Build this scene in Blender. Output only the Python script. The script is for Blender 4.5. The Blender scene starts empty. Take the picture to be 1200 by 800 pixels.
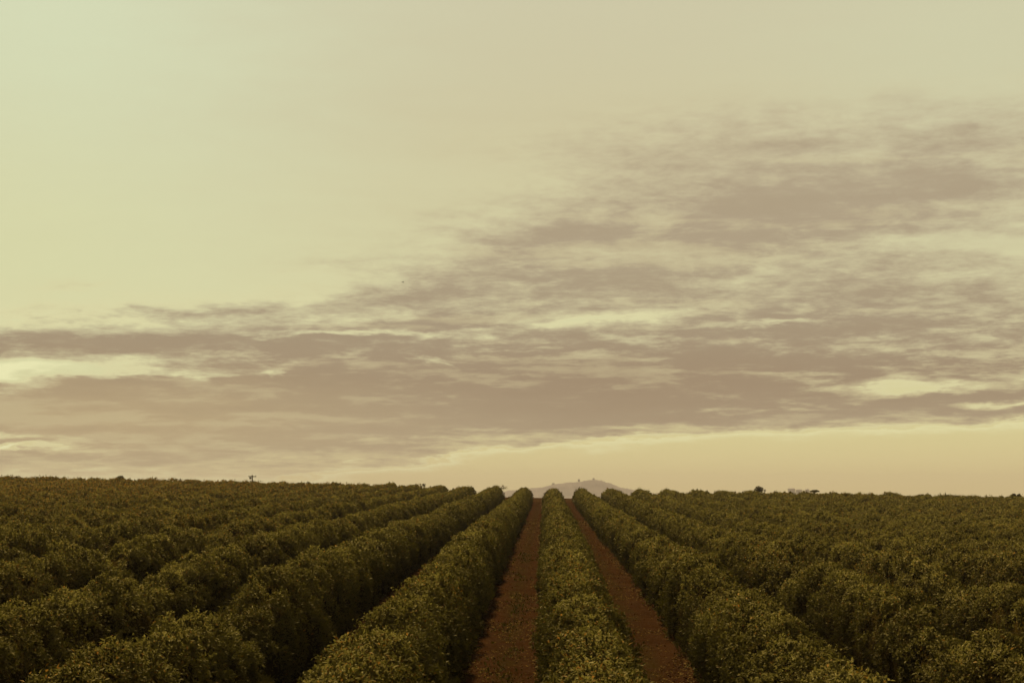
import bpy, math, random
import numpy as np

random.seed(5)
R = math.radians
scene = bpy.context.scene
COL = scene.collection

# ------------------------------------------------------------------ camera
F_PX = 1667.0                       # focal length in pixels of the 1200 px wide photograph
cam_d = bpy.data.cameras.new('camera')
cam_d.sensor_width = 36.0
cam_d.lens = 36.0 * F_PX / 1200.0
cam_d.clip_start = 0.1
cam_d.clip_end = 60000
cam = bpy.data.objects.new('camera', cam_d)
COL.objects.link(cam)
cam.location = (0, 0, 0)
cam.rotation_euler = (R(90 + 6.06), 0, R(1.375))
scene.camera = cam

# ------------------------------------------------------------------ exposure
vs = scene.view_settings
vs.view_transform = 'Standard'
vs.look = 'None'
vs.exposure = 0.85                  # exposed a little up for the dusky field
vs.gamma = 1.0
vs.use_curve_mapping = False
scene.cycles.use_denoising = True
scene.cycles.max_bounces = 5
scene.cycles.diffuse_bounces = 2
scene.cycles.glossy_bounces = 2
scene.cycles.transmission_bounces = 2
scene.cycles.volume_bounces = 0
scene.cycles.caustics_reflective = False
scene.cycles.caustics_refractive = False

# ------------------------------------------------------------------ sun (soft, behind thin cloud, to the left)
SUN_EL, SUN_AZ = R(48), R(-11)      # azimuth measured from +Y towards +X
sun_d = bpy.data.lights.new('sun', 'SUN')
sun_d.energy = 4.6
sun_d.angle = R(5)
sun_d.color = (1.0, 0.79, 0.45)
sun = bpy.data.objects.new('sun', sun_d)
COL.objects.link(sun)
sun.rotation_euler = (R(90) - SUN_EL, 0, R(180) - SUN_AZ - R(0))
# a sun lamp shines along its -Z; aim it from the sun's direction
from mathutils import Vector
sd = Vector((math.cos(SUN_EL) * math.sin(SUN_AZ), math.cos(SUN_EL) * math.cos(SUN_AZ), math.sin(SUN_EL)))
sun.rotation_euler = sd.to_track_quat('Z', 'Y').to_euler()
sun.location = sd * 100

# ------------------------------------------------------------------ world: sky with cloud deck
world = bpy.data.worlds.new('World')
scene.world = world
world.use_nodes = True


class NT:
    """tiny helper to write node maths"""

    def __init__(self, tree):
        self.t = tree
        self.n = tree.nodes
        self.l = tree.links

    def put(self, sock, v):
        if isinstance(v, bpy.types.NodeSocket):
            self.l.new(v, sock)
        elif v is not None:
            sock.default_value = v

    def m(self, op, a, b=None, c=None, clamp=False):
        nd = self.n.new('ShaderNodeMath')
        nd.operation = op
        nd.use_clamp = clamp
        for i, v in enumerate((a, b, c)):
            if v is not None:
                self.put(nd.inputs[i], v)
        return nd.outputs[0]

    def mix(self, fac, a, b, kind='MIX'):
        nd = self.n.new('ShaderNodeMix')
        nd.data_type = 'RGBA'
        nd.blend_type = kind
        self.put(nd.inputs[0], fac)
        for s, v in ((6, a), (7, b)):
            if isinstance(v, tuple):
                v = (*v[:3], 1.0)
            self.put(nd.inputs[s], v)
        return nd.outputs[2]

    def step(self, v, lo, hi, a=0.0, b=1.0, kind='SMOOTHSTEP'):
        nd = self.n.new('ShaderNodeMapRange')
        nd.interpolation_type = kind
        self.put(nd.inputs[0], v)
        for i, x in enumerate((lo, hi, a, b)):
            self.put(nd.inputs[1 + i], x)
        return nd.outputs[0]

    def ramp(self, fac, stops):
        nd = self.n.new('ShaderNodeValToRGB')
        cr = nd.color_ramp
        while len(cr.elements) < len(stops):
            cr.elements.new(0.5)
        for e, (p, c) in zip(cr.elements, stops):
            e.position = p
            e.color = (*c, 1.0)
        self.put(nd.inputs[0], fac)
        return nd.outputs[0]

    def noise(self, vec, scale, detail=4.0, rough=0.55, dist=0.0):
        nd = self.n.new('ShaderNodeTexNoise')
        if vec is not None:
            self.l.new(vec, nd.inputs['Vector'])
        nd.inputs['Scale'].default_value = scale
        nd.inputs['Detail'].default_value = detail
        nd.inputs['Roughness'].default_value = rough
        nd.inputs['Distortion'].default_value = dist
        return nd.outputs[0]

    def vec(self, x, y, z):
        nd = self.n.new('ShaderNodeCombineXYZ')
        for i, v in enumerate((x, y, z)):
            self.put(nd.inputs[i], v)
        return nd.outputs[0]


def srgb(r, g, b):
    f = lambda c: (c / 255 / 12.92) if c <= 10 else ((c / 255 + 0.055) / 1.055) ** 2.4
    return (f(r), f(g), f(b))


def build_sky():
    g = NT(world.node_tree)
    g.n.clear()
    out = g.n.new('ShaderNodeOutputWorld')
    tc = g.n.new('ShaderNodeTexCoord')
    nv = g.n.new('ShaderNodeVectorMath')
    nv.operation = 'NORMALIZE'
    g.l.new(tc.outputs['Generated'], nv.inputs[0])
    sp = g.n.new('ShaderNodeSeparateXYZ')
    g.l.new(nv.outputs[0], sp.inputs[0])
    X, Y, Z = sp.outputs
    az = g.m('ARCTAN2', X, Y)
    el = g.m('ARCSINE', Z)
    # cloud plane coordinates: a deck seen from below, foreshortened towards the horizon
    zz = g.m('ADD', g.m('MAXIMUM', Z, 0.0), 0.13)
    px = g.m('DIVIDE', X, zz)
    py = g.m('DIVIDE', Y, zz)
    P = g.vec(px, py, 0.0)
    P2 = g.vec(px, g.m('MULTIPLY', py, 1.15), 3.7)
    n_big = g.noise(P, 1.4, 3.0, 0.5)
    n_mid = g.noise(P2, 4.8, 6.0, 0.58, 0.35)
    n_fine = g.noise(P, 14.0, 5.0, 0.62, 0.3)
    n_vf = g.noise(P2, 42.0, 4.0, 0.65, 0.2)
    streak = g.noise(g.vec(g.m('MULTIPLY', az, 5.0), g.m('MULTIPLY', el, 62.0), 1.3), 1.0, 5.0, 0.55, 0.3)
    # irregular outlines: wobble the coordinates the large shapes are drawn in
    w1 = g.m('SUBTRACT', g.noise(g.vec(g.m('MULTIPLY', az, 16.0), g.m('MULTIPLY', el, 60.0), 7.1), 1.0, 5.0, 0.6), 0.5)
    w2 = g.m('SUBTRACT', g.noise(g.vec(g.m('MULTIPLY', az, 22.0), g.m('MULTIPLY', el, 90.0), 2.9), 1.0, 5.0, 0.6), 0.5)
    A = g.m('MULTIPLY_ADD', w1, 0.10, az)
    E = g.m('MULTIPLY_ADD', w2, 0.020, el)

    def bump(cx, cy, rx, ry, slope=0.0):
        """soft elliptical patch at photo position cx, cy; radii in photo pixels; slope lifts its right end"""
        a0, e0 = (cx - 640) / F_PX, (577 - cy) / F_PX
        u = g.m('MULTIPLY_ADD', A, F_PX / rx, -a0 * F_PX / rx)
        if slope:
            Es = g.m('MULTIPLY_ADD', A, -slope, E)
            e0 -= slope * a0
        else:
            Es = E
        v = g.m('MULTIPLY_ADD', Es, F_PX / ry, -e0 * F_PX / ry)
        q = g.m('MULTIPLY_ADD', u, u, g.m('MULTIPLY', v, v))
        return g.m('POWER', 0.36788, q)

    # ---- where the cloud lies
    cover = None
    patches = [
        # dark deck along the horizon
        (600, 455, 900, 62, 0.0, 1.12), (150, 515, 330, 42, 0.0, 0.75), (330, 480, 420, 50, 0.0, 0.3),
        # upper broken sheet on the right
        (900, 290, 350, 90, 0.05, 0.72), (1080, 215, 250, 60, 0.05, 0.46), (650, 300, 180, 65, 0.15, 0.44),
        (820, 370, 420, 30, 0.02, 0.35), (850, 168, 290, 55, 0.0, 0.33), (1130, 390, 200, 60, 0.0, 0.3),
        # bars
        (110, 407, 190, 12, 0.0, 0.55), (520, 380, 95, 9, 0.02, 0.6), (480, 345, 80, 13, 0.1, 0.40),
        (250, 372, 150, 8, 0.06, 0.40), (90, 345, 28, 6, 0.05, 0.22), (380, 312, 60, 9, 0.05, 0.25),
        (420, 395, 170, 9, 0.0, 0.35), (1010, 488, 190, 10, 0.03, 0.5), (1120, 470, 60, 6, 0.0, 0.4),
        # bright breaks
        (30, 444, 145, 11, 0.07, -1.4), (215, 441, 70, 5, 0.02, -0.55), (318, 443, 24, 4, 0.0, -0.8),
        (20, 527, 80, 4, 0.0, -1.4), (30, 512, 60, 4, -0.08, -0.8), (25, 466, 26, 4, 0.1, -0.5),
        (680, 376, 115, 8, 0.07, -0.80), (420, 393, 130, 4, 0.02, -0.75), (900, 384, 70, 4, 0.0, -0.6),
        (1060, 460, 105, 9, 0.02, -1.05), (1150, 478, 70, 5, 0.06, -0.8), (1110, 298, 120, 11, -0.05, -0.36),
        (700, 303, 60, 14, 0.0, -0.25), (745, 398, 40, 5, 0.0, -0.4), (505, 425, 14, 6, -0.4, -0.45),
        (755, 500, 40, 5, 0.0, -0.45), (960, 365, 240, 12, 0.0, -0.14), (560, 482, 220, 4, 0.0, -0.12),
        (880, 330, 60, 8, 0.1, -0.3), (690, 355, 40, 8, 0.2, -0.2),
    ]
    for cx, cy, rx, ry, sl, w in patches:
        b = bump(cx, cy, rx, ry, sl)
        cover = g.m('MULTIPLY', b, w) if cover is None else g.m('MULTIPLY_ADD', b, w, cover)
    # clear glow under the deck: its edge rises from the horizon at the left to the right of the view
    xs_ = g.m('MULTIPLY_ADD', A, F_PX / 1000.0, 0.44)                # photo x 200..1200 as 0..1
    edge = g.ramp(xs_, [(p_, (v_ * 20,) * 3) for p_, v_ in (
        (0.0, 0.0), (0.14, 0.007), (0.22, 0.0165), (0.30, 0.021), (0.36, 0.028), (0.45, 0.033), (0.66, 0.0412), (1.0, 0.0472))])
    edge = g.m('MULTIPLY', edge, 0.05)
    edge = g.m('MULTIPLY_ADD', g.m('SUBTRACT', streak, 0.5), 0.015, edge)
    below = g.step(g.m('SUBTRACT', edge, E), -0.004, 0.0075)
    cover = g.m('MULTIPLY_ADD', below, -2.0, cover)
    # away from the view the noise alone decides
    amp_m = g.m('MULTIPLY', g.m('SUBTRACT', n_mid, 0.5), 1.35)
    amp_f = g.m('MULTIPLY_ADD', g.m('SUBTRACT', n_vf, 0.5), 0.42, g.m('MULTIPLY', g.m('SUBTRACT', n_fine, 0.5), 0.85))
    amp_b = g.m('MULTIPLY', g.m('SUBTRACT', n_big, 0.5), 0.7)
    amp_s = g.m('MULTIPLY', g.m('SUBTRACT', streak, 0.5), 0.55)
    amp_m = g.m('MULTIPLY', amp_m, g.step(el, 0.08, 0.16, 1.0, 0.85))
    amp_f = g.m('MULTIPLY', amp_f, g.step(el, 0.03, 0.16, 0.62, 1.10))
    tot = g.m('ADD', g.m('ADD', amp_m, amp_f), g.m('ADD', amp_b, amp_s))
    # noise counts only where there is some cloud to break up
    gate = g.m('MULTIPLY', g.step(cover, 0.02, 0.45, 0.10, 1.0), g.step(el, 0.08, 0.16, 1.0, 0.80))
    dens = g.m('MULTIPLY_ADD', tot, gate, cover)
    d = g.step(dens, -0.16, 1.0)

    # ---- colours
    clear = g.ramp(g.m('MULTIPLY', el, 1.0 / 0.42, clamp=True), [
        (0.00, srgb(211, 190, 131)), (0.05, srgb(216, 200, 143)), (0.10, srgb(217, 206, 148)),
        (0.24, srgb(219, 216, 168)), (0.40, srgb(212, 207, 163)), (0.62, srgb(205, 197, 160)),
        (0.85, srgb(204, 199, 167)), (1.00, srgb(201, 199, 172))])
    # brighter, greener light high on the left and at the far right
    gl = bump(40, 60, 330, 260)
    clear = g.mix(g.m('MULTIPLY', gl, 0.8), clear, srgb(214, 223, 187))
    gl2 = bump(0, 330, 300, 170)
    clear = g.mix(g.m('MULTIPLY', gl2, 0.7), clear, srgb(216, 217, 168))
    gl3 = bump(1150, 110, 260, 190)
    clear = g.mix(g.m('MULTIPLY', gl3, 0.6), clear, srgb(207, 208, 172))
    deck = g.ramp(g.m('MULTIPLY', el, 1.0 / 0.30, clamp=True), [
        (0.0, srgb(174, 160, 130)), (0.14, srgb(171, 154, 125)), (0.26, srgb(157, 138, 113)),
        (0.42, srgb(160, 142, 119)), (0.62, srgb(168, 150, 126)), (0.85, srgb(178, 162, 134)),
        (1.0, srgb(183, 169, 141))])
    lift = g.m('MULTIPLY', bump(130, 500, 330, 60), 0.75)
    deck = g.mix(lift, deck, srgb(190, 169, 126))
    dk = bump(760, 455, 220, 45)
    deck = g.mix(g.m('MULTIPLY', dk, 0.55), deck, srgb(155, 133, 107))
    mott = g.step(g.m('MULTIPLY_ADD', n_fine, 0.16, g.m('ADD', g.m('MULTIPLY', n_mid, 0.36), g.m('MULTIPLY', streak, 0.48))), 0.38, 0.63, 0.0, 1.0)
    deck = g.mix(g.m('MULTIPLY', mott, 0.30), deck, srgb(150, 128, 102))
    deck = g.mix(g.m('MULTIPLY', g.step(mott, 0.48, 0.0), 0.46), deck, srgb(198, 184, 142))
    glow = g.mix(g.m('MULTIPLY', g.step(cover, -0.05, -0.5), g.m('SUBTRACT', 1.0, below)), clear, srgb(236, 234, 182))
    rim = g.m('MULTIPLY', g.m('MULTIPLY', g.step(d, 0.0, 0.25), g.step(d, 0.55, 0.25)), g.step(el, 0.17, 0.11, 0.15, 1.0))
    glow = g.mix(g.m('MULTIPLY', rim, 0.6), glow, srgb(234, 230, 176))
    edge_c = g.mix(0.45, deck, srgb(204, 188, 150))
    deck = g.mix(g.step(dens, 0.30, 0.95), edge_c, deck)
    d = g.m('MULTIPLY', d, g.step(el, 0.07, 0.16, 1.0, 0.86))
    col = g.mix(d, glow, deck)

    # outside the view: added dark sides and back, toned zenith, to shape the light
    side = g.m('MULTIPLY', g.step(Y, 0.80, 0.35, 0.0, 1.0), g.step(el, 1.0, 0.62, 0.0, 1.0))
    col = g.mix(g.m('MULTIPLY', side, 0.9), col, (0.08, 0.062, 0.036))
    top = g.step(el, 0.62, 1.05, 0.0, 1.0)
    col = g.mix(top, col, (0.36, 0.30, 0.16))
    # clear Nishita sky above the thin veil; it shows through more towards the zenith
    sky = g.n.new('ShaderNodeTexSky')
    sky.sky_type = 'NISHITA'
    sky.sun_disc = False
    sky.sun_elevation = SUN_EL
    sky.sun_rotation = SUN_AZ
    sky.air_density = 1.6
    sky.dust_density = 4.0
    bg1 = g.n.new('ShaderNodeBackground')
    bg1.inputs[1].default_value = 0.05
    g.l.new(sky.outputs[0], bg1.inputs[0])
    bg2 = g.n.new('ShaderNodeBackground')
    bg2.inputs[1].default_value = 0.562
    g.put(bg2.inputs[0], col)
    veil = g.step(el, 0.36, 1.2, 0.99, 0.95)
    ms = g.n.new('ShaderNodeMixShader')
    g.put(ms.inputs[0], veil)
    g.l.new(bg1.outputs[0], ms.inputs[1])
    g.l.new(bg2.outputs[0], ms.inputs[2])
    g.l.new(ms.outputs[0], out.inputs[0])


build_sky()
world.cycles.sampling_method = 'MANUAL'
world.cycles.sample_map_resolution = 512

# ------------------------------------------------------------------ helpers


def tag(o, label=None, cat=None, group=None, kind=None):
    if label:
        o['label'] = label
    if cat:
        o['category'] = cat
    if group:
        o['group'] = group
    if kind:
        o['kind'] = kind
    return o


def empty(name, loc=(0, 0, 0)):
    o = bpy.data.objects.new(name, None)
    o.empty_display_size = 0.3
    COL.objects.link(o)
    o.location = loc
    return o


def mesh_object(name, verts, faces, mat, parent=None, loc=(0, 0, 0), smooth=False, attr=None, swell=None):
    """verts (n,3) array; faces list of lists or (m,k) array; attr: per-vertex float 'tint'"""
    me = bpy.data.meshes.new(name)
    verts = np.asarray(verts, dtype=np.float32)
    if isinstance(faces, np.ndarray):
        m, k = faces.shape
        me.vertices.add(len(verts))
        me.vertices.foreach_set('co', verts.ravel())
        me.loops.add(m * k)
        me.loops.foreach_set('vertex_index', faces.astype(np.int32).ravel())
        me.polygons.add(m)
        me.polygons.foreach_set('loop_start', np.arange(0, m * k, k, dtype=np.int32))
        me.polygons.foreach_set('loop_total', np.full(m, k, dtype=np.int32))
        if smooth:
            me.polygons.foreach_set('use_smooth', np.ones(m, dtype=bool))
        me.update(calc_edges=True)
    else:
        me.from_pydata([tuple(map(float, v)) for v in verts], [], faces)
        if smooth:
            for p in me.polygons:
                p.use_smooth = True
        me.update()
    if attr is not None:
        a = me.attributes.new('tint', 'FLOAT', 'POINT')
        a.data.foreach_set('value', np.asarray(attr, dtype=np.float32))
    if swell is not None:
        a = me.attributes.new('swell', 'FLOAT_VECTOR', 'POINT')
        a.data.foreach_set('vector', np.asarray(swell, dtype=np.float32).ravel())
    me.materials.append(mat)
    o = bpy.data.objects.new(name, me)
    COL.objects.link(o)
    o.location = loc
    if parent is not None:
        o.parent = parent
    return o


def _hash(ix, iy, seed):
    h = (ix * 374761393 + iy * 668265263 + seed * 1442695041) & 0xFFFFFFFF
    h = ((h ^ (h >> 13)) * 1274126177) & 0xFFFFFFFF
    h = (h ^ (h >> 16)) & 0xFFFFFFFF
    return h.astype(np.float64) / 4294967295.0


def vnoise(x, y, seed):
    """value noise in 0..1"""
    x = np.asarray(x, dtype=np.float64)
    y = np.asarray(y, dtype=np.float64)
    x, y = np.broadcast_arrays(x, y)
    ix = np.floor(x).astype(np.int64)
    iy = np.floor(y).astype(np.int64)
    fx = x - ix
    fy = y - iy
    fx = fx * fx * (3 - 2 * fx)
    fy = fy * fy * (3 - 2 * fy)
    a = _hash(ix, iy, seed)
    b = _hash(ix + 1, iy, seed)
    c = _hash(ix, iy + 1, seed)
    d = _hash(ix + 1, iy + 1, seed)
    return (a * (1 - fx) + b * fx) * (1 - fy) + (c * (1 - fx) + d * fx) * fy


def fbm(x, y, seed, octaves=3):
    s, a, t = 0.0, 1.0, 0.0
    for k in range(octaves):
        s = s + a * vnoise(np.asarray(x) * 2 ** k, np.asarray(y) * 2 ** k, seed + 17 * k)
        t += a
        a *= 0.5
    return s / t


# ------------------------------------------------------------------ terrain
_TY = np.array([-60, 0, 20, 33, 50, 85, 129, 160, 180, 200, 215, 235, 270, 330, 450, 700, 1200, 60000.0])
_TZ = np.array([-6.0, -5.4, -4.75, -4.25, -3.68, -3.0, -2.25, -1.7, -1.25, -0.92, -0.80, -0.92, -1.7, -4.2, -13.0, -22.0, -25.0, -25.0])


def _pchip_slopes(x, y):
    h = np.diff(x)
    dl = np.diff(y) / h
    m = np.zeros_like(y)
    for i in range(1, len(x) - 1):
        if dl[i - 1] * dl[i] > 0:
            w1, w2 = 2 * h[i] + h[i - 1], h[i] + 2 * h[i - 1]
            m[i] = (w1 + w2) / (w1 / dl[i - 1] + w2 / dl[i])
    m[0], m[-1] = dl[0], 0
    return m


_TM = _pchip_slopes(_TY, _TZ)


def ground_z(x, y):
    x = np.asarray(x, dtype=np.float64)
    y = np.asarray(y, dtype=np.float64)
    yc = np.clip(y, _TY[0], _TY[-1] - 1)
    i = np.clip(np.searchsorted(_TY, yc, side='right') - 1, 0, len(_TY) - 2)
    h = _TY[i + 1] - _TY[i]
    t = (yc - _TY[i]) / h
    z = ((2 * t ** 3 - 3 * t ** 2 + 1) * _TZ[i] + (t ** 3 - 2 * t ** 2 + t) * h * _TM[i]
         + (-2 * t ** 3 + 3 * t ** 2) * _TZ[i + 1] + (t ** 3 - t ** 2) * h * _TM[i + 1])
    fade = np.clip((900 - y) / 500, 0, 1)
    return z - 0.0185 * np.clip(x, -260, 260) * fade


# ------------------------------------------------------------------ materials


def new_mat(name):
    m = bpy.data.materials.new(name)
    m.use_nodes = True
    g = NT(m.node_tree)
    return m, g, g.n['Principled BSDF'], g.n['Material Output']


def mat_leaf(name, shades, rough=0.42, trans=0.22):
    m, g, p, out = new_mat(name)
    at = g.n.new('ShaderNodeAttribute')
    at.attribute_name = 'tint'
    geo = g.n.new('ShaderNodeNewGeometry')
    col = g.ramp(at.outputs['Fac'], shades)
    # undersides of the leaves are paler and duller
    col = g.mix(g.m('MULTIPLY', geo.outputs['Backfacing'], 0.35), col, (0.100, 0.074, 0.016))
    g.n.remove(p)
    df = g.n.new('ShaderNodeBsdfDiffuse')
    # leaf blades curl every way; their shading follows the swell of the bush they clothe
    sn = g.n.new('ShaderNodeAttribute')
    sn.attribute_name = 'swell'
    va = g.n.new('ShaderNodeVectorMath')
    va.operation = 'MULTIPLY_ADD'
    g.l.new(sn.outputs['Vector'], va.inputs[0])
    va.inputs[1].default_value = (2.6, 2.6, 2.6)
    g.l.new(geo.outputs['Normal'], va.inputs[2])
    vn = g.n.new('ShaderNodeVectorMath')
    vn.operation = 'NORMALIZE'
    g.l.new(va.outputs[0], vn.inputs[0])
    g.l.new(vn.outputs[0], df.inputs['Normal'])
    g.l.new(col, df.inputs[0])
    gl = g.n.new('ShaderNodeBsdfGlossy')                            # the thin wax of the leaf
    gl.inputs[0].default_value = (1.0, 0.90, 0.60, 1.0)
    gl.inputs['Roughness'].default_value = rough
    wx = g.n.new('ShaderNodeMixShader')
    wx.inputs[0].default_value = 0.006
    g.l.new(df.outputs[0], wx.inputs[1])
    g.l.new(gl.outputs[0], wx.inputs[2])
    tr = g.n.new('ShaderNodeBsdfTranslucent')
    g.l.new(g.mix(1.0, col, (1.5, 1.5, 0.7), 'MULTIPLY'), tr.inputs[0])
    ms = g.n.new('ShaderNodeMixShader')
    ms.inputs[0].default_value = trans
    g.l.new(wx.outputs[0], ms.inputs[1])
    g.l.new(tr.outputs[0], ms.inputs[2])
    g.l.new(ms.outputs[0], out.inputs[0])
    return m


def mat_plain(name, c1, c2, scale=3.0, rough=0.9, bump=0.3, spec=0.2, bscale=None):
    m, g, p, out = new_mat(name)
    tc = g.n.new('ShaderNodeTexCoord')
    n = g.noise(tc.outputs['Object'], scale, 6.0, 0.62)
    g.l.new(g.mix(g.step(n, 0.35, 0.65), c1, c2), p.inputs['Base Color'])
    p.inputs['Roughness'].default_value = rough
    p.inputs['Specular IOR Level'].default_value = spec
    if bump:
        b = g.n.new('ShaderNodeBump')
        b.inputs['Strength'].default_value = bump
        b.inputs['Distance'].default_value = 0.05
        g.l.new(g.noise(tc.outputs['Object'], bscale or scale * 5, 6.0, 0.65), b.inputs['Height'])
        g.l.new(b.outputs[0], p.inputs['Normal'])
    return m


LEAF = mat_leaf('hedge leaves', [
    (0.00, (0.034, 0.028, 0.006)), (0.30, (0.060, 0.053, 0.012)), (0.55, (0.091, 0.080, 0.019)),
    (0.75, (0.142, 0.120, 0.031)), (0.86, (0.130, 0.068, 0.012)), (1.00, (0.170, 0.080, 0.015))], rough=0.45, trans=0.10)
LITTER = mat_leaf('fallen leaves', [(0.0, (0.035, 0.016, 0.005)), (0.6, (0.075, 0.036, 0.010)), (1.0, (0.13, 0.075, 0.022))], 0.8, 0.0)
YELLOW = mat_leaf('yellowed leaves', [(0.0, (0.13, 0.095, 0.02)), (0.5, (0.18, 0.12, 0.025)), (1.0, (0.16, 0.085, 0.02))])
TREE_LEAF = mat_leaf('tree leaves', [(0.0, (0.03, 0.024, 0.010)), (1.0, (0.07, 0.052, 0.018))], trans=0.1)
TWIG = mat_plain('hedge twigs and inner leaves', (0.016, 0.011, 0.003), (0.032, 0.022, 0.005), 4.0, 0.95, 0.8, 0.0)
BARK = mat_plain('bark', (0.07, 0.045, 0.028), (0.12, 0.085, 0.055), 6.0)
POLE_WOOD = mat_plain('weathered pole wood', (0.10, 0.075, 0.05), (0.17, 0.13, 0.09), 5.0)
PALE_WALL = mat_plain('pale plaster', (0.20, 0.18, 0.155), (0.26, 0.235, 0.20), 0.2, 0.9, 0.0)
BIRD_M = mat_plain('dark feathers', (0.02, 0.018, 0.015), (0.04, 0.035, 0.03), 20.0)


def mat_ground():
    m, g, p, out = new_mat('red earth')
    tc = g.n.new('ShaderNodeTexCoord')
    o = tc.outputs['Object']
    n1 = g.noise(o, 0.55, 6.0, 0.6)
    n2 = g.noise(o, 5.0, 6.0, 0.7)
    n3 = g.noise(o, 0.004, 4.0, 0.5)
    soil = g.mix(g.step(n1, 0.35, 0.66), (0.022, 0.009, 0.0028), (0.032, 0.0135, 0.004))
    soil = g.mix(g.m('MULTIPLY', g.step(n2, 0.52, 0.70), 0.7), soil, (0.085, 0.060, 0.022))
    sp = g.n.new('ShaderNodeSeparateXYZ')
    g.l.new(o, sp.inputs[0])
    far = g.step(sp.outputs[1], 320, 600)
    head = g.m('MULTIPLY', g.step(sp.outputs[1], 181, 190), 0.8)
    soil = g.mix(head, soil, g.mix(g.step(n1, 0.4, 0.6), (0.022, 0.012, 0.0045), (0.034, 0.018, 0.0065)))
    field = g.mix(g.step(n3, 0.4, 0.6), (0.07, 0.065, 0.03), (0.13, 0.10, 0.05))
    g.l.new(g.mix(far, soil, field), p.inputs['Base Color'])
    p.inputs['Roughness'].default_value = 0.95
    p.inputs['Specular IOR Level'].default_value = 0.0
    b = g.n.new('ShaderNodeBump')
    b.inputs['Strength'].default_value = 0.6
    b.inputs['Distance'].default_value = 0.08
    g.l.new(n2, b.inputs['Height'])
    g.l.new(b.outputs[0], p.inputs['Normal'])
    return m


def mat_track(cx):
    m, g, p, out = new_mat('trodden red dirt')
    tc = g.n.new('ShaderNodeTexCoord')
    o = tc.outputs['Object']
    sp = g.n.new('ShaderNodeSeparateXYZ')
    g.l.new(o, sp.inputs[0])
    wob = g.m('MULTIPLY', g.m('SUBTRACT', g.noise(o, 0.35, 4.0, 0.6), 0.5), 0.9)
    xx = g.m('ABSOLUTE', g.m('ADD', g.m('SUBTRACT', sp.outputs[0], cx), wob))
    n1 = g.noise(o, 1.1, 7.0, 0.65)
    n2 = g.noise(o, 9.0, 6.0, 0.7)
    n3 = g.noise(g.vec(g.m('MULTIPLY', sp.outputs[0], 1.6), g.m('MULTIPLY', sp.outputs[1], 0.55), 0.0), 1.0, 6.0, 0.62)
    red = g.mix(g.step(n1, 0.34, 0.68), (0.019, 0.0084, 0.0030), (0.028, 0.0126, 0.0044))
    red = g.mix(g.m('MULTIPLY', g.step(n3, 0.5, 0.7), 0.55), red, (0.024, 0.009, 0.003))
    # weeds and old leaves trodden into the middle strip
    mid = g.m('MULTIPLY', g.step(xx, 0.42, 0.05), g.step(n1, 0.36, 0.60))
    col = g.mix(g.m('MULTIPLY', mid, 0.75), red, (0.018, 0.0115, 0.003))
    col = g.mix(g.m('MULTIPLY', g.step(n2, 0.56, 0.72), 0.6), col, (0.085, 0.050, 0.022))
    g.l.new(col, p.inputs['Base Color'])
    p.inputs['Roughness'].default_value = 0.95
    p.inputs['Specular IOR Level'].default_value = 0.0
    b = g.n.new('ShaderNodeBump')
    b.inputs['Strength'].default_value = 0.7
    b.inputs['Distance'].default_value = 0.06
    g.l.new(g.m('ADD', n2, g.m('MULTIPLY', n3, 0.6)), b.inputs['Height'])
    g.l.new(b.outputs[0], p.inputs['Normal'])
    return m


GROUND = mat_ground()

# ------------------------------------------------------------------ the ground, one sheet to the horizon
S = 3.6                                # spacing of the rows
W = 1.09                               # half width of a row
H = 2.27                               # height of a row
ROW0 = 0.785                            # centre line of the row between the two tracks
Y_END = 180.0

gx = np.array([-5200, -2500, -1200, -600, -260, -120, -60, -20, 0, 20, 60, 120, 260, 600, 1200, 2500, 5200], float)
gy = np.concatenate([np.arange(-60, 280, 1.0), np.arange(280, 480, 8.0), np.array([480, 540, 620, 700, 820, 900, 1000, 1200, 1600, 2500, 4000, 5650.0])])
GX, GY = np.meshgrid(gx, gy)
gv = np.stack([GX, GY, ground_z(GX, GY)], -1).reshape(-1, 3)
nx, ny = len(gx), len(gy)
ii, jj = np.meshgrid(np.arange(nx - 1), np.arange(ny - 1))
q = (jj * nx + ii).ravel()
gf = np.stack([q, q + 1, q + nx + 1, q + nx], 1)
tag(mesh_object('ground', gv, gf, GROUND, smooth=True), kind='structure')


def track(cx, half, y0, y1):
    ys = np.arange(y0, y1 + 0.5, 1.0)
    xs = np.linspace(-half, half, 7)
    XX, YY = np.meshgrid(xs, ys)
    ed = (vnoise(YY * 0.5, XX * 0 + 3, int(40 + cx)) - 0.5) * 0.3
    XX = XX * (1 + ed * (np.abs(XX) / half)) + cx
    v = np.stack([XX, YY, ground_z(XX, YY) + 0.004], -1).reshape(-1, 3)
    k = len(xs)
    a, b = np.meshgrid(np.arange(k - 1), np.arange(len(ys) - 1))
    q_ = (b * k + a).ravel()
    f = np.stack([q_, q_ + 1, q_ + k + 1, q_ + k], 1)
    return tag(mesh_object('dirt_track', v, f, mat_track(cx)), kind='structure')


track(ROW0 - S / 2, 0.95, 4, 183)
track(ROW0 + S / 2, 0.95, 4, 183)


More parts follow.
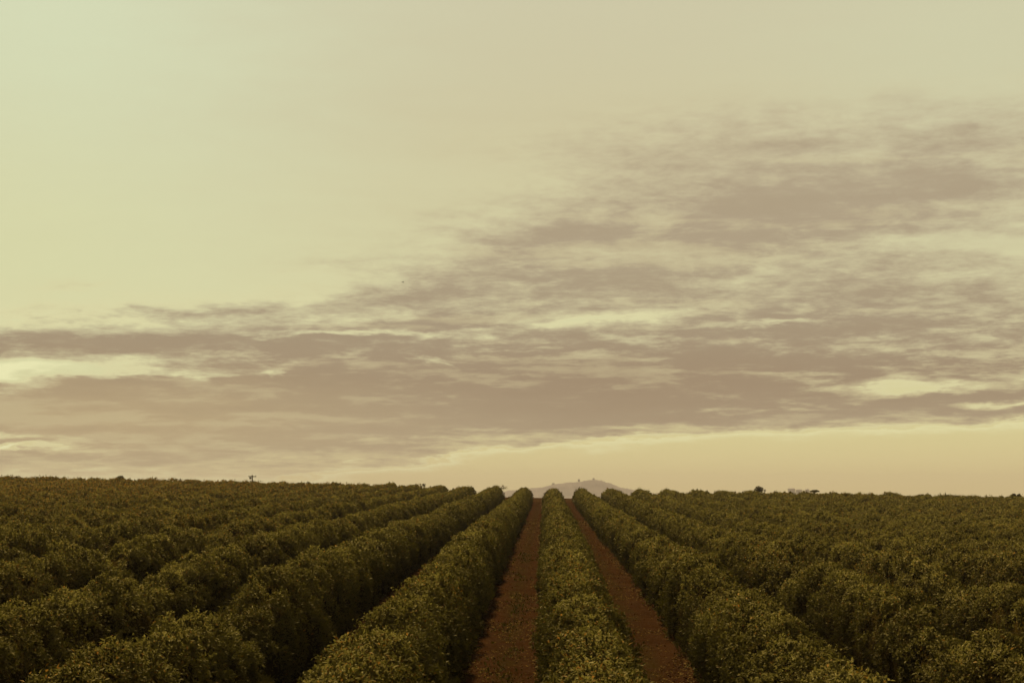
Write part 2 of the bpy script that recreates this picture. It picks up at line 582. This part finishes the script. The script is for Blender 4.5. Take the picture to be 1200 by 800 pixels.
def litter():
    rng = np.random.default_rng(12)
    V, Fc, T, off = [], [], [], 0
    for cx in (ROW0 - S / 2, ROW0 + S / 2):
        n = 16000
        y = 14 + 110 * rng.random(n) ** 1.7
        e = np.where(rng.random(n) < 0.5, -1, 1) * (0.92 - np.abs(rng.normal(0, 0.30, n)))
        mid = rng.random(n) < 0.22
        e = np.where(mid, rng.normal(0, 0.22, n), e)
        drift = fbm(y / 1.6, e * 1.5 + cx, 91, 2)
        ok = rng.random(n) < np.clip((drift - 0.38) * 4, 0.05, 1)
        y, e = y[ok], e[ok]
        n = len(y)
        x = cx + e
        P = np.stack([x, y, ground_z(x, y) + 0.012 + rng.random(n) * 0.03], 1)
        a = rng.random(n) * 6.283
        d = unit(np.stack([np.cos(a), np.sin(a), rng.normal(0, 0.25, n)], 1))
        nr = unit(rng.normal(0, 0.35, (n, 3)) + np.array([[0, 0, 1.0]]))
        L = np.maximum(0.06, 1.1 * y / 1422) * rng.uniform(0.7, 1.4, n)
        v, f = leaf_single(P, d, nr, L, L * 0.28)
        V.append(v)
        Fc.append(f + off)
        T.append(np.repeat(rng.random(n), 4))
        off += len(v)
    tag(mesh_object('leaf_litter', np.concatenate(V), np.concatenate(Fc), LITTER, attr=np.concatenate(T)), kind='stuff')


def weeds():
    rng = np.random.default_rng(21)
    n = 2600
    cx = ROW0 - S / 2
    y = 15 + 60 * rng.random(n) ** 1.3
    x = cx + rng.normal(-0.05, 0.30, n)
    ok = rng.random(n) < np.clip((fbm(y / 2.2, x * 1.2, 93, 2) - 0.46) * 6, 0.0, 1)
    x, y = x[ok], y[ok]
    n = len(y)
    P = np.stack([x, y, ground_z(x, y)], 1)
    d = unit(np.stack([rng.normal(0, 0.5, n), rng.normal(0, 0.5, n), np.full(n, 0.7)], 1))
    nr = unit(rng.normal(0, 0.6, (n, 3)) + np.array([[0, 0, 0.4]]))
    L = rng.uniform(0.05, 0.13, n)
    v, f = leaf_single(P, d, nr, L, L * 0.22)
    tag(mesh_object('weeds', v, f, LEAF, attr=np.repeat(rng.uniform(0.0, 0.35, n), 4)), kind='stuff')


# ------------------------------------------------------------------ hedge rows


def row_profile(k, y, phi):
    """surface of row k: offset from the centre line, height above ground; phi 0 = right foot, pi = left foot"""
    seed = 1000 + k * 37
    c, s = np.cos(phi), np.sin(phi)
    bush = y / 1.7
    lump = fbm(bush, phi * 1.1 + 5, seed, 3) - 0.5                  # one lump per plant
    wide = vnoise(y / 6.5, 0 * y + 0.5, seed + 5) - 0.5             # slow swelling and thinning
    tall = vnoise(y / 2.3, 0 * y + 1.5, seed + 9) - 0.5
    w = W * (1 + 0.18 * wide + 0.26 * lump)
    ev = 1.05 if k < -3 else 0.85 if k < -1 else 0.65 if k < 1 else 0.9                                    # the right half of the field is trimmed more evenly
    h = np.interp(y, [12, 28, 50, 80, 185], [2.30, 2.24, 1.98, 1.76, 1.70])      # the bushes get younger up the slope
    h = h * (0.99 + 0.09 * wide + ev * (0.16 * tall + 0.20 * lump))
    h = h * (1 + 0.05 * (vnoise(y / 0.7, phi * 1.5, seed + 21) - 0.5) + 0.10 * np.clip(vnoise(y / 0.9, 0 * y + 2.5, seed + 23) - 0.75, 0, 1))
    if k > 0:
        h = h * (1 - 0.04 * np.clip((150 - y) / 40, 0, 1))
    pl = y / 1.65 + 0.35 * (vnoise(y / 1.65, 0 * y + 7.5, seed + 3) - 0.5)      # a notch between one plant and the next
    notch = np.abs(np.cos(math.pi * pl)) ** 7 * (0.25 + 0.75 * vnoise(pl, 0 * y + 4.5, seed + 4))
    h = h * (1 - 0.11 * notch)
    w = w * (1 - 0.12 * notch)
    for gy_, gw, gd in GAPS.get(k, ()):                             # plants that stand lower or are missing
        e = np.exp(-((y - gy_) / gw) ** 2)
        h = h * (1 - gd * e)
        w = w * (1 - 0.6 * gd * e)
    sk = np.clip(np.abs(s) / 0.62, 0, 1)
    sk = sk * sk * (3 - 2 * sk)
    x = w * np.sign(c) * np.abs(c) ** 0.95 * (0.84 + 0.16 * sk)      # the foot is drawn in under the crown
    z = h * np.abs(s) ** 0.98
    return x, z


GAPS = {
    -1: [(57.0, 0.9, -0.10), (25.0, 1.1, 0.12), (40, 1.0, 0.10)],
    -2: [(29.5, 1.7, 0.42), (33.5, 1.5, -0.10), (62.0, 1.2, 0.18)],
    -3: [(36.0, 2.2, 0.30), (47.0, 1.4, 0.35), (71, 2.0, 0.25)],
    -4: [(44.0, 1.6, 0.35), (58.0, 2.6, 0.28)],
    2: [(45.5, 2.0, 0.36), (51, 1.5, -0.1), (28.5, 1.5, 0.25)],
    3: [(40.5, 1.9, 0.34), (60.0, 1.6, 0.25)],
    1: [(35.5, 1.9, 0.30), (41.5, 1.7, -0.09), (60.0, 1.4, 0.16)],
    4: [(38.0, 2.0, 0.30)],
}


def grid_hull(k, xc, y0, y1, shrink, n_phi=11):
    ys = []
    y = y0
    while y < y1:
        ys.append(y)
        y += max(0.35, y / 220)
    ys.append(y1)
    ys = np.array(ys)
    ph = np.linspace(0, math.pi, n_phi)
    YY, PP = np.meshgrid(ys, ph, indexing='ij')
    x, z = row_profile(k, YY, PP)
    # the row ends in a rounded head
    t = np.clip((y1 - YY) / 1.4, 0, 1)
    cap = np.sqrt(np.clip(1 - (1 - t) ** 2, 0, 1))
    x = x * shrink * cap
    z = z * (shrink + 0.02) * (0.15 + 0.85 * cap)
    zz = ground_z(xc + x, YY) - 0.03 + z
    v = np.stack([x, YY, zz], -1).reshape(-1, 3)
    n, m = len(ys), n_phi
    a, b = np.meshgrid(np.arange(m - 1), np.arange(n - 1))
    q_ = (b * m + a).ravel()
    f = np.stack([q_, q_ + 1, q_ + m + 1, q_ + m], 1)
    return v, f


def leaf_quads(base, d, nrm, L, wid, fold):
    """bent leaf blades; returns vertices and faces (two quads each)"""
    side = np.cross(d, nrm)
    side /= np.linalg.norm(side, axis=1, keepdims=True) + 1e-9
    up = np.cross(side, d)
    Lc = L[:, None]
    wc = wid[:, None]
    b = base
    tip = base + d * Lc - up * Lc * 0.10
    mid = base + d * Lc * 0.50 - up * wc * fold
    lf = base + d * Lc * 0.45 + side * wc + up * wc * 0.25
    rt = base + d * Lc * 0.45 - side * wc + up * wc * 0.25
    n = len(base)
    v = np.stack([b, lf, tip, rt, mid], 1).reshape(-1, 3)
    o = np.arange(n)[:, None] * 5
    f = np.concatenate([o + np.array([[0, 4, 2, 1]]), o + np.array([[0, 3, 2, 4]])], 0)
    return v, f


def leaf_single(base, d, nrm, L, wid):
    side = np.cross(d, nrm)
    side /= np.linalg.norm(side, axis=1, keepdims=True) + 1e-9
    up = np.cross(side, d)
    Lc = L[:, None]
    wc = wid[:, None]
    tip = base + d * Lc - up * Lc * 0.08
    lf = base + d * Lc * 0.45 + side * wc + up * wc * 0.2
    rt = base + d * Lc * 0.45 - side * wc + up * wc * 0.2
    n = len(base)
    v = np.stack([base, lf, tip, rt], 1).reshape(-1, 3)
    o = np.arange(n)[:, None] * 4
    return v, o + np.array([[0, 3, 2, 1]])


def unit(a):
    return a / (np.linalg.norm(a, axis=1, keepdims=True) + 1e-9)


DENS = 5.8
TOTAL = 0


def row_leaves(k, xc, y0, y1):
    """two leaf meshes' worth of vertices for a row: near (folded blades) and far (single blades)"""
    global TOTAL
    rng = np.random.default_rng(77 + k)
    # cells along the row, leaf size by distance
    edges = [y0]
    while edges[-1] < y1:
        edges.append(min(y1, edges[-1] + 2.0))
    Ys, Ph, Sz = [], [], []
    for a, b in zip(edges[:-1], edges[1:]):
        D = math.hypot(0.5 * (a + b), xc)
        s = max(0.078, 1.5 * D / 1422.0)
        # which part of the round surface can be seen from near the camera
        lat = xc / max(D, 1)
        if abs(xc) < 12:
            p0, p1 = 0.0, math.pi
        elif xc > 0:
            p0, p1 = 0.35, math.pi
        else:
            p0, p1 = 0.0, math.pi - 0.35
        area = (b - a) * (p1 - p0) * 1.9
        n = rng.poisson(2.2 * DENS / (s * s) * area / 5.0)
        Ys.append(rng.uniform(a, b, n))
        Ph.append(rng.uniform(p0, p1, n))
        Sz.append(np.full(n, s))
    y = np.concatenate(Ys)
    phi = np.concatenate(Ph)
    s = np.concatenate(Sz)
    # ragged clumps: fewer leaf sprays in the hollows
    cl = fbm(y / 0.55, phi * 3.4, 500 + k, 2)
    xa, za = row_profile(k, y - 0.12, phi)
    xb, zb = row_profile(k, y + 0.12, phi)
    steep = np.minimum(2.2, np.sqrt(1 + ((zb - za) ** 2 + (xb - xa) ** 2) / 0.24 ** 2))
    dn = unit(np.stack([0 * y, za - zb, 0 * y + 0.24], 1))            # tilt of the surface along the row
    keep = rng.random(len(y)) < np.clip((cl - 0.26) * 3.0, 0.12, 1.0) * steep / 2.2 * np.clip(0.40 + 0.60 * np.sin(phi) / 0.62, 0.4, 1.0)
    y, phi, s, cl, dn = y[keep], phi[keep], s[keep], cl[keep], dn[keep]
    e = 0.04
    x, z = row_profile(k, y, phi)
    x2, z2 = row_profile(k, y, np.clip(phi + e, 0, math.pi))
    x1, z1 = row_profile(k, y, np.clip(phi - e, 0, math.pi))
    tx, tz = x2 - x1, z2 - z1
    nr = unit(np.stack([tz, np.zeros_like(y), -tx], 1) + 1e-6)
    sgn = np.sign(nr[:, 0] * x + nr[:, 2] * (z - 0.8))
    nr *= np.where(sgn == 0, 1, sgn)[:, None]
    nr = unit(nr + np.stack([0 * y, dn[:, 1], 0 * y], 1) * np.clip(nr[:, 2:3] + 0.3, 0, 1))
    # rounded head at the far end
    t = np.clip((y1 - y) / 1.4, 0, 1)
    cap = np.sqrt(np.clip(1 - (1 - t) ** 2, 0, 1))
    x = x * cap
    z = z * (0.15 + 0.85 * cap)
    nr = unit(nr + np.stack([0 * y, (1 - t) * 1.2, 0 * y], 1))
    depth = (cl - 0.62) * 0.60 - rng.random(len(y)) ** 2 * 0.22
    out_shoot = rng.random(len(y)) < 0.025
    depth = np.where(out_shoot & (nr[:, 2] > 0.2), depth + rng.uniform(0.04, 0.16, len(y)), depth)
    P = np.stack([x, y, ground_z(xc + x, y) + z], 1) + nr * depth[:, None]
    P[:, 2] = np.maximum(P[:, 2], ground_z(xc + P[:, 0], P[:, 1]) + 0.03)
    # sprays of five leaves
    n = len(y)
    K = 5
    up = np.array([[0, 0, 1.0]])
    spray = unit(nr * 0.9 + up * 0.15 + rng.normal(0, 0.45, (n, 3)))
    Pk = np.repeat(P, K, 0)
    sk = np.repeat(s, K)
    sp = np.repeat(spray, K, 0)
    nk = np.repeat(nr, K, 0)
    d = unit(sp * 0.55 + rng.normal(0, 0.62, (n * K, 3)) - up * 0.18)
    ln = unit(up * 0.30 + nk * 0.85 + rng.normal(0, 0.26, (n * K, 3)))
    Pk = Pk + rng.normal(0, 0.30, (n * K, 3)) * sk[:, None] + sp * (rng.random(n * K) * 0.7 * sk)[:, None]
    Pk[:, 2] = np.maximum(Pk[:, 2], ground_z(xc + Pk[:, 0], Pk[:, 1]) + 0.02)
    L = sk * rng.uniform(0.7, 1.25, n * K)
    wd = L * rng.uniform(0.20, 0.29, n * K)
    # leaf colour: each spray a little different, young growth paler, patches of browned leaves
    patch = np.repeat(fbm(y / 3.0, phi * 1.3, 900 + k, 2), K)
    brown = vnoise(y / 7.0, phi * 0 + k * 0.77, 321)
    lb = np.clip((-xc - 6) / 40, 0, 1) * np.clip((y - 40) / 90, 0, 1)
    tint = np.clip(0.36 + (patch - 0.5) * 0.55 + rng.normal(0, 0.07, n * K) + np.repeat(rng.normal(0, 0.08, n), K), 0.0, 0.80)
    pb = np.repeat(0.02 + 0.10 * np.clip(brown - 0.55, 0, 1) * 2 + 0.30 * lb, K)
    isb = rng.random(n * K) < pb
    tint = np.where(isb, rng.uniform(0.84, 1.0, n * K), tint)
    # near the ground the old leaves are sparser and browner
    TOTAL += n * K
    near = np.repeat(np.hypot(y, xc) < 42, K)
    vs_, fs_, ts_, ns_ = [], [], [], []
    off = 0
    if near.any():
        v, f = leaf_quads(Pk[near], d[near], ln[near], L[near], wd[near], 0.35)
        vs_.append(v)
        fs_.append(f)
        ts_.append(np.repeat(tint[near], 5))
        ns_.append(np.repeat(nk[near], 5, 0))
        off = len(v)
    fr = ~near
    if fr.any():
        v, f = leaf_single(Pk[fr], d[fr], ln[fr], L[fr], wd[fr] * 1.15)
        vs_.append(v)
        fs_.append(f + off)
        ts_.append(np.repeat(tint[fr], 4))
        ns_.append(np.repeat(nk[fr], 4, 0))
    return np.concatenate(vs_), np.concatenate(fs_), np.concatenate(ts_), np.concatenate(ns_)


litter()
weeds()
ORD = ['', 'first', 'second', 'third', 'fourth', 'fifth', 'sixth', 'seventh', 'eighth', 'ninth', 'tenth', 'eleventh',
       'twelfth', 'thirteenth', 'fourteenth', 'fifteenth', 'sixteenth', 'seventeenth', 'eighteenth', 'nineteenth',
       'twentieth', 'twenty-first', 'twenty-second', 'twenty-third', 'twenty-fourth']


def row_label(k):
    if k == 0:
        return 'narrow green hedge row between the two red dirt tracks'
    if k == -1:
        return 'sunlit hedge row bordering the left dirt track on its left'
    if k == 1:
        return 'broad hedge row with a dip and a yellow clump, bordering the right track'
    if k == -2:
        return 'dark-sided hedge row with a low gap, second to the left of the left track'
    if k == 2:
        return 'second hedge row to the right of the right dirt track, with a dark hollow'
    if k < 0:
        return '%s hedge row counting leftward from the left dirt track' % ORD[-k]
    return '%s hedge row counting rightward from the right dirt track' % ORD[k]


N_LEFT, N_RIGHT = 22, 19
ROWS = {}
for k in range(-N_LEFT, N_RIGHT + 1):
    xc = ROW0 + k * S
    y0 = max(7.0, (abs(xc) - 9.0) / 0.40)
    y1 = Y_END + (min(14, 2.5 * (-k - 1)) if k < -1 else min(7, 1.4 * (k - 1)) if k > 1 else 0) + (vnoise(np.array([k * 0.9]), np.array([2.0]), 11)[0] - 0.5) * 3.0
    base = empty('hedge_row', (xc, 0, 0))
    ROWS[k] = base
    tag(base, row_label(k), 'hedge', 'parallel hedge rows of the plantation')
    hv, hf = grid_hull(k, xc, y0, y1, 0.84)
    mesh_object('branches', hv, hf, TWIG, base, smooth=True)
    lv, lf, lt, ls = row_leaves(k, xc, y0, y1)
    mesh_object('foliage', lv, lf, LEAF, base, attr=lt, swell=ls)


def tuft(name, row, wx, wy, h, r, n, size, mat, seed, label=None, stem=False):
    """a clump or shoot that stands out of a row, as a part of that row"""
    par = ROWS[row]
    rng = np.random.default_rng(seed)
    c = unit(rng.normal(0, 1, (n, 3)))
    P = c * (rng.random(n) ** 0.5)[:, None] * np.array([[r, r, r * 0.7]])
    d = unit(c * 0.8 + rng.normal(0, 0.6, (n, 3)))
    nr = unit(rng.normal(0, 0.5, (n, 3)) + np.array([[0, 0, 0.8]]))
    L = size * rng.uniform(0.7, 1.25, n)
    v, f = leaf_quads(P, d, nr, L, L * 0.25, 0.35)
    z = float(ground_z(wx, wy)) + h
    loc = np.array([wx - par.location.x, wy, z])
    o = mesh_object(name, v + loc, f, mat, par, attr=np.repeat(rng.random(n), 5))
    if label:
        o['label'] = label
    return o


tuft('yellow_leaves', 1, 4.62, 21.6, 2.10, 0.17, 50, 0.085, YELLOW, 5, 'yellowed leaf clump')
tuft('shoot', -2, -5.25, 177.0, 1.85, 0.42, 60, 0.20, LEAF, 7)


# ------------------------------------------------------------------ beyond the crest


def at(px, py, D):
    """point at distance D (along +Y) seen at photo pixel px, py"""
    return (px - 640) / F_PX * D, D, (577 - py) / F_PX * D


def build_hill():
    D = 5000.0
    prof = [(480, 581), (560, 578), (597, 574.5), (620, 572.5), (633, 571), (640, 569.3), (648, 567.6), (655, 566.2), (662, 565.2),
            (672, 565), (678, 564.2), (684, 562.8), (690, 562), (697, 561.6), (704, 562.6), (712, 565), (720, 568.6),
            (730, 571.4), (740, 573.2), (752, 576), (790, 580), (860, 584.5)]
    px = np.array([p[0] for p in prof], float)
    pz = np.array([(577 - p[1]) / F_PX * D for p in prof])
    xs = np.linspace((480 - 640) / F_PX * D, (860 - 640) / F_PX * D, 420)
    ys = np.linspace(-330, 330, 34)
    XX, YY = np.meshgrid(xs, ys)
    crest = np.interp(XX * F_PX / D + 640, px, pz) + 25.0
    fall = np.exp(-(YY / 150.0) ** 2)
    zz = crest * fall
    zz = zz + (fbm(XX / 26, YY / 26, 71, 4) - 0.5) * 7.0 * np.clip(zz / 25, 0, 1)
    zz = zz + np.where(vnoise(XX / 4.5, YY / 6, 72) > 0.62, 1.6, 0.0) * np.clip(zz / 30, 0, 1)
    v = np.stack([XX, YY + D, zz - 26.5], -1).reshape(-1, 3)
    n, m = len(ys), len(xs)
    a, b = np.meshgrid(np.arange(m - 1), np.arange(n - 1))
    q_ = (b * m + a).ravel()
    f = np.stack([q_, q_ + 1, q_ + m + 1, q_ + m], 1)
    mt = mat_plain('wooded hillside', (0.060, 0.047, 0.045), (0.11, 0.088, 0.080), 0.02, 0.95, 0.4, 0.1, 0.15)
    tag(mesh_object('hill', v, f, mt), kind='structure')


build_hill()


def crown_leaves(n, rx, ry, rz, size, seed, flat=0.0):
    rng = np.random.default_rng(seed)
    c = unit(rng.normal(0, 1, (n, 3)))
    r = rng.random(n) ** 0.45 * (0.72 + 0.5 * fbm(c[:, 0] * 2.2 + 9, c[:, 2] * 2.2 + c[:, 1], seed, 2))
    P = c * r[:, None] * np.array([[rx, ry, rz]])
    if flat:
        P[:, 2] = np.abs(P[:, 2]) * (1 - flat)
    d = unit(c + rng.normal(0, 0.8, (n, 3)))
    nr = unit(rng.normal(0, 0.6, (n, 3)) + np.array([[0, 0, 0.6]]))
    L = size * rng.uniform(0.7, 1.3, n)
    v, f = leaf_single(P, d, nr, L, L * 0.33)
    return v, f, np.repeat(rng.random(n), 4)


def tube(pts, radii, sides=7):
    pts = np.asarray(pts, float)
    v, f = [], []
    for i, p in enumerate(pts):
        a = pts[min(i + 1, len(pts) - 1)] - pts[max(i - 1, 0)]
        a /= np.linalg.norm(a) + 1e-9
        u = np.cross(a, [0, 1, 0.02])
        u /= np.linalg.norm(u) + 1e-9
        w = np.cross(a, u)
        for s_ in range(sides):
            t = 2 * math.pi * s_ / sides
            v.append(p + radii[i] * (math.cos(t) * u + math.sin(t) * w))
    for i in range(len(pts) - 1):
        for s_ in range(sides):
            t = (s_ + 1) % sides
            f.append([i * sides + s_, i * sides + t, (i + 1) * sides + t, (i + 1) * sides + s_])
    f.append([s_ for s_ in range(sides)][::-1])
    f.append([(len(pts) - 1) * sides + s_ for s_ in range(sides)])
    return np.array(v), f


def join(parts):
    V, Fc, off = [], [], 0
    for v, f in parts:
        V.append(np.asarray(v, float))
        Fc += [[int(i) + off for i in q_] for q_ in f]
        off += len(v)
    return np.concatenate(V), Fc


def small_tree(name, px, top_py, D, height_px_w, label, cat, seed, flat=0.0, group=None, leaf=0.16, n=1400, squash=1.0):
    x, y, zt = at(px, top_py, D)
    zg = float(ground_z(x, y))
    h = zt - zg
    rw = height_px_w / F_PX * D / 2
    rh = rw * squash
    o = empty(name, (x, y, zg - 0.05))
    tag(o, label, cat, group)
    cz = h - rh * (1 - flat) - 0.0
    fork = max(0.3, cz - rh * 0.5)
    parts = [tube([(0, 0, -0.3), (0.03, 0, fork * 0.5), (-0.02, 0.02, fork)], [0.05 * rw + 0.09, 0.05 * rw + 0.06, 0.05 * rw + 0.04])]
    rg = random.Random(seed)
    for q_ in range(6):
        t = q_ * 1.05 + rg.random() * 0.4
        parts.append(tube([(-0.02, 0.02, fork - 0.05), (rw * 0.35 * math.cos(t), rw * 0.35 * math.sin(t), fork + 0.3 * rh),
                           (rw * 0.7 * math.cos(t), rw * 0.7 * math.sin(t), cz + rh * 0.2)], [0.05 + 0.02 * rw, 0.035 + 0.012 * rw, 0.012]))
    tv, tf = join(parts)
    mesh_object('trunk', tv, tf, BARK, o)
    v, f, t = crown_leaves(n, rw, rw, rh, leaf, seed, flat)
    v = v + np.array([0, 0, cz])
    mesh_object('crown', v, f, TREE_LEAF, o, attr=t)
    return o


small_tree('tree', 886.5, 569.4, 262, 9.5, 'dark round-crowned little tree standing alone on the right skyline', 'tree', 31, leaf=0.17, n=1100, squash=0.85)
small_tree('tree', 951, 573.7, 262, 10.5, 'tiny flat-topped tree on the right skyline', 'tree', 32, flat=0.25, leaf=0.15, n=1000, squash=0.5)
small_tree('shrub', 880, 574.3, 258, 8, 'low shrub at the foot of the round dark tree', 'shrub', 33, leaf=0.13, n=600, squash=0.6)
small_tree('shrub', 893.5, 572.4, 263, 3.4, 'sparse sapling right beside the round dark tree', 'shrub', 36, leaf=0.10, n=90, squash=1.0)
small_tree('shrub', 140, 556.4, 232, 11.0, 'low dark bush top breaking the far left skyline', 'bush', 34, leaf=0.16, n=1300, squash=1.0)
small_tree('tree', 497, 566.0, 232, 4.5, 'thin little treetop poking above the hedges left of the hill', 'tree', 35, leaf=0.11, n=160, squash=0.8)
small_tree('shrub', 1180, 577.6, 205, 5.0, 'left of two rounded bush tops at the far right of the skyline', 'bush', 37, leaf=0.14, n=900, squash=1.3)
small_tree('shrub', 1186, 578.3, 205, 4.2, 'lower right one of two bush tops at the far right of the skyline', 'bush', 38, leaf=0.14, n=800, squash=1.3)

# trees on the far hill, hazed
HILL_LABELS = {648: 'hazy treetop on the left shoulder of the far hill', 678: 'slim hazy tree standing tall just left of the hill summit',
               695: 'hazy treetop on the summit of the far hill'}
for hx, hy, wpx, sq in ((648, 565.6, 3.2, 1.0), (678, 561.6, 2.0, 1.3), (695, 560.4, 2.6, 0.9)):
    X_, Y_, Z_ = at(hx, hy, 5000)
    rw = wpx / F_PX * 5000 / 2
    o = empty('far_tree', (X_, Y_, Z_ - rw * sq * 2 - 1.5))
    tag(o, HILL_LABELS[hx], 'tree', 'trees on the far hill')
    tv, tf = tube([(0, 0, -6), (0, 0, 1.5 + rw * sq)], [1.3, 0.9])
    mesh_object('trunk', tv, tf, BARK, o)
    v, f, t = crown_leaves(260, rw, rw, rw * sq, 2.2, int(hx))
    mesh_object('crown', v + np.array([0, 0, 1.5 + rw * sq]), f, TREE_LEAF, o, attr=t)


def box(x0, x1, y0, y1, z0, z1):
    v = [(x, y, z) for z in (z0, z1) for y in (y0, y1) for x in (x0, x1)]
    return v, [[0, 2, 3, 1], [4, 5, 7, 6], [0, 1, 5, 4], [2, 6, 7, 3], [0, 4, 6, 2], [1, 3, 7, 5]]


for px0, px1, pyt, lab in ((920.5, 928, 571.6, 'pale boxy building in the haze, tallest of the three on the right horizon'),
                           (929.5, 936.5, 572.9, 'long low pale building in the haze, middle of the three on the horizon'),
                           (940.5, 944.5, 572.4, 'small pale gabled building in the haze, rightmost of the three on the horizon')):
    D = 4700.0
    xa, _, zt = at(px0, pyt, D)
    xb, _, _ = at(px1, pyt, D)
    wd, zg = xb - xa, -25.0
    o = empty('building', ((xa + xb) / 2, D, zg))
    tag(o, lab, 'building', 'hazy buildings on the horizon')
    hh = zt - zg
    v, f = box(-wd / 2, wd / 2, -8, 8, -0.5, hh - 2.5)
    mesh_object('wall', v, f, PALE_WALL, o)
    w2 = wd / 2 + 0.6
    rv = [(-w2, -8.6, hh - 2.49), (w2, -8.6, hh - 2.49), (w2, 8.6, hh - 2.49), (-w2, 8.6, hh - 2.49), (-w2 * 0.75, 0, hh), (w2 * 0.75, 0, hh)]
    mesh_object('roof', rv, [[0, 1, 5, 4], [2, 3, 4, 5], [1, 2, 5], [3, 0, 4], [3, 2, 1, 0]], PALE_WALL, o)


def build_pole():
    D = 330.0
    x, y, zt = at(295.5, 556.2, D)
    zg = float(ground_z(x, y))
    h = zt - zg
    o = empty('utility_pole', (x, y, zg - 0.05))
    tag(o, 'wooden utility pole with a crossarm on the left skyline', 'utility pole')
    v, f = tube([(0, 0, -0.5), (0, 0, h * 0.5), (0, 0, h)], [0.19, 0.16, 0.13], 10)
    mesh_object('pole', v, f, POLE_WOOD, o)
    v, f = box(-0.85, 0.95, -0.20, -0.135, h - 0.45, h - 0.27)
    mesh_object('crossarm', v, f, POLE_WOOD, o)
    for xx in (-0.75, -0.28, 0.85):
        v, f = tube([(xx, -0.165, h - 0.27), (xx, -0.165, h - 0.18), (xx, -0.165, h - 0.12), (xx, -0.165, h - 0.04)], [0.03, 0.07, 0.09, 0.03], 8)
        mesh_object('insulator', v, f, PALE_WALL, o)
    v, f = box(-0.62, -0.18, -0.33, -0.145, h - 0.95, h - 0.50)
    mesh_object('switch_box', v, f, POLE_WOOD, o)


build_pole()


def build_bird():
    D = 300.0
    x, y, z = at(470.5, 329.0, D)
    o = empty('bird', (x, y, z))
    o.rotation_euler = (0, R(8), R(35))
    tag(o, 'tiny dark bird flying in front of the clouds', 'bird')
    sx = [-0.26, -0.20, -0.12, 0.0, 0.10, 0.16, 0.20, 0.235]
    sr = [0.012, 0.03, 0.035, 0.062, 0.055, 0.036, 0.034, 0.004]
    pts = [(a, 0, 0.012 * math.sin(a * 9)) for a in sx]
    v, f = tube(pts, sr, 8)
    mesh_object('body', v, f, BIRD_M, o, smooth=True)
    for s_ in (-1, 1):
        top = [(0.07, s_ * 0.03, 0.04), (0.10, s_ * 0.20, 0.14), (0.02, s_ * 0.42, 0.13), (-0.05, s_ * 0.52, 0.10),
               (-0.06, s_ * 0.36, 0.12), (-0.07, s_ * 0.18, 0.11), (-0.08, s_ * 0.03, 0.035)]
        low = [(a, b, c - 0.018) for a, b, c in top]
        n = len(top)
        fc = [list(range(n)), list(range(2 * n - 1, n - 1, -1))] + [[i, i + n, (i + 1) % n + n, (i + 1) % n] for i in range(n)]
        mesh_object('wing', top + low, fc, BIRD_M, o)


build_bird()


# ------------------------------------------------------------------ haze: one closed box of thin even air
def build_haze():
    x0, x1, y0, y1, z0, z1 = -5300, 5300, -100, 5750, -32.0, 70.0
    v = [(x, y, z) for z in (z0, z1) for y in (y0, y1) for x in (x0, x1)]
    f = [[0, 2, 3, 1], [4, 5, 7, 6], [0, 1, 5, 4], [2, 6, 7, 3], [0, 4, 6, 2], [1, 3, 7, 5]]
    m = bpy.data.materials.new('haze')
    m.use_nodes = True
    m.node_tree.nodes.clear()
    o = m.node_tree.nodes.new('ShaderNodeOutputMaterial')
    p = m.node_tree.nodes.new('ShaderNodeVolumePrincipled')
    p.inputs['Color'].default_value = (0.66, 0.61, 0.62, 1)
    p.inputs['Density'].default_value = 0.00014
    m.node_tree.links.new(p.outputs[0], o.inputs['Volume'])
    return tag(mesh_object('haze', v, f, m), kind='stuff')


build_haze()
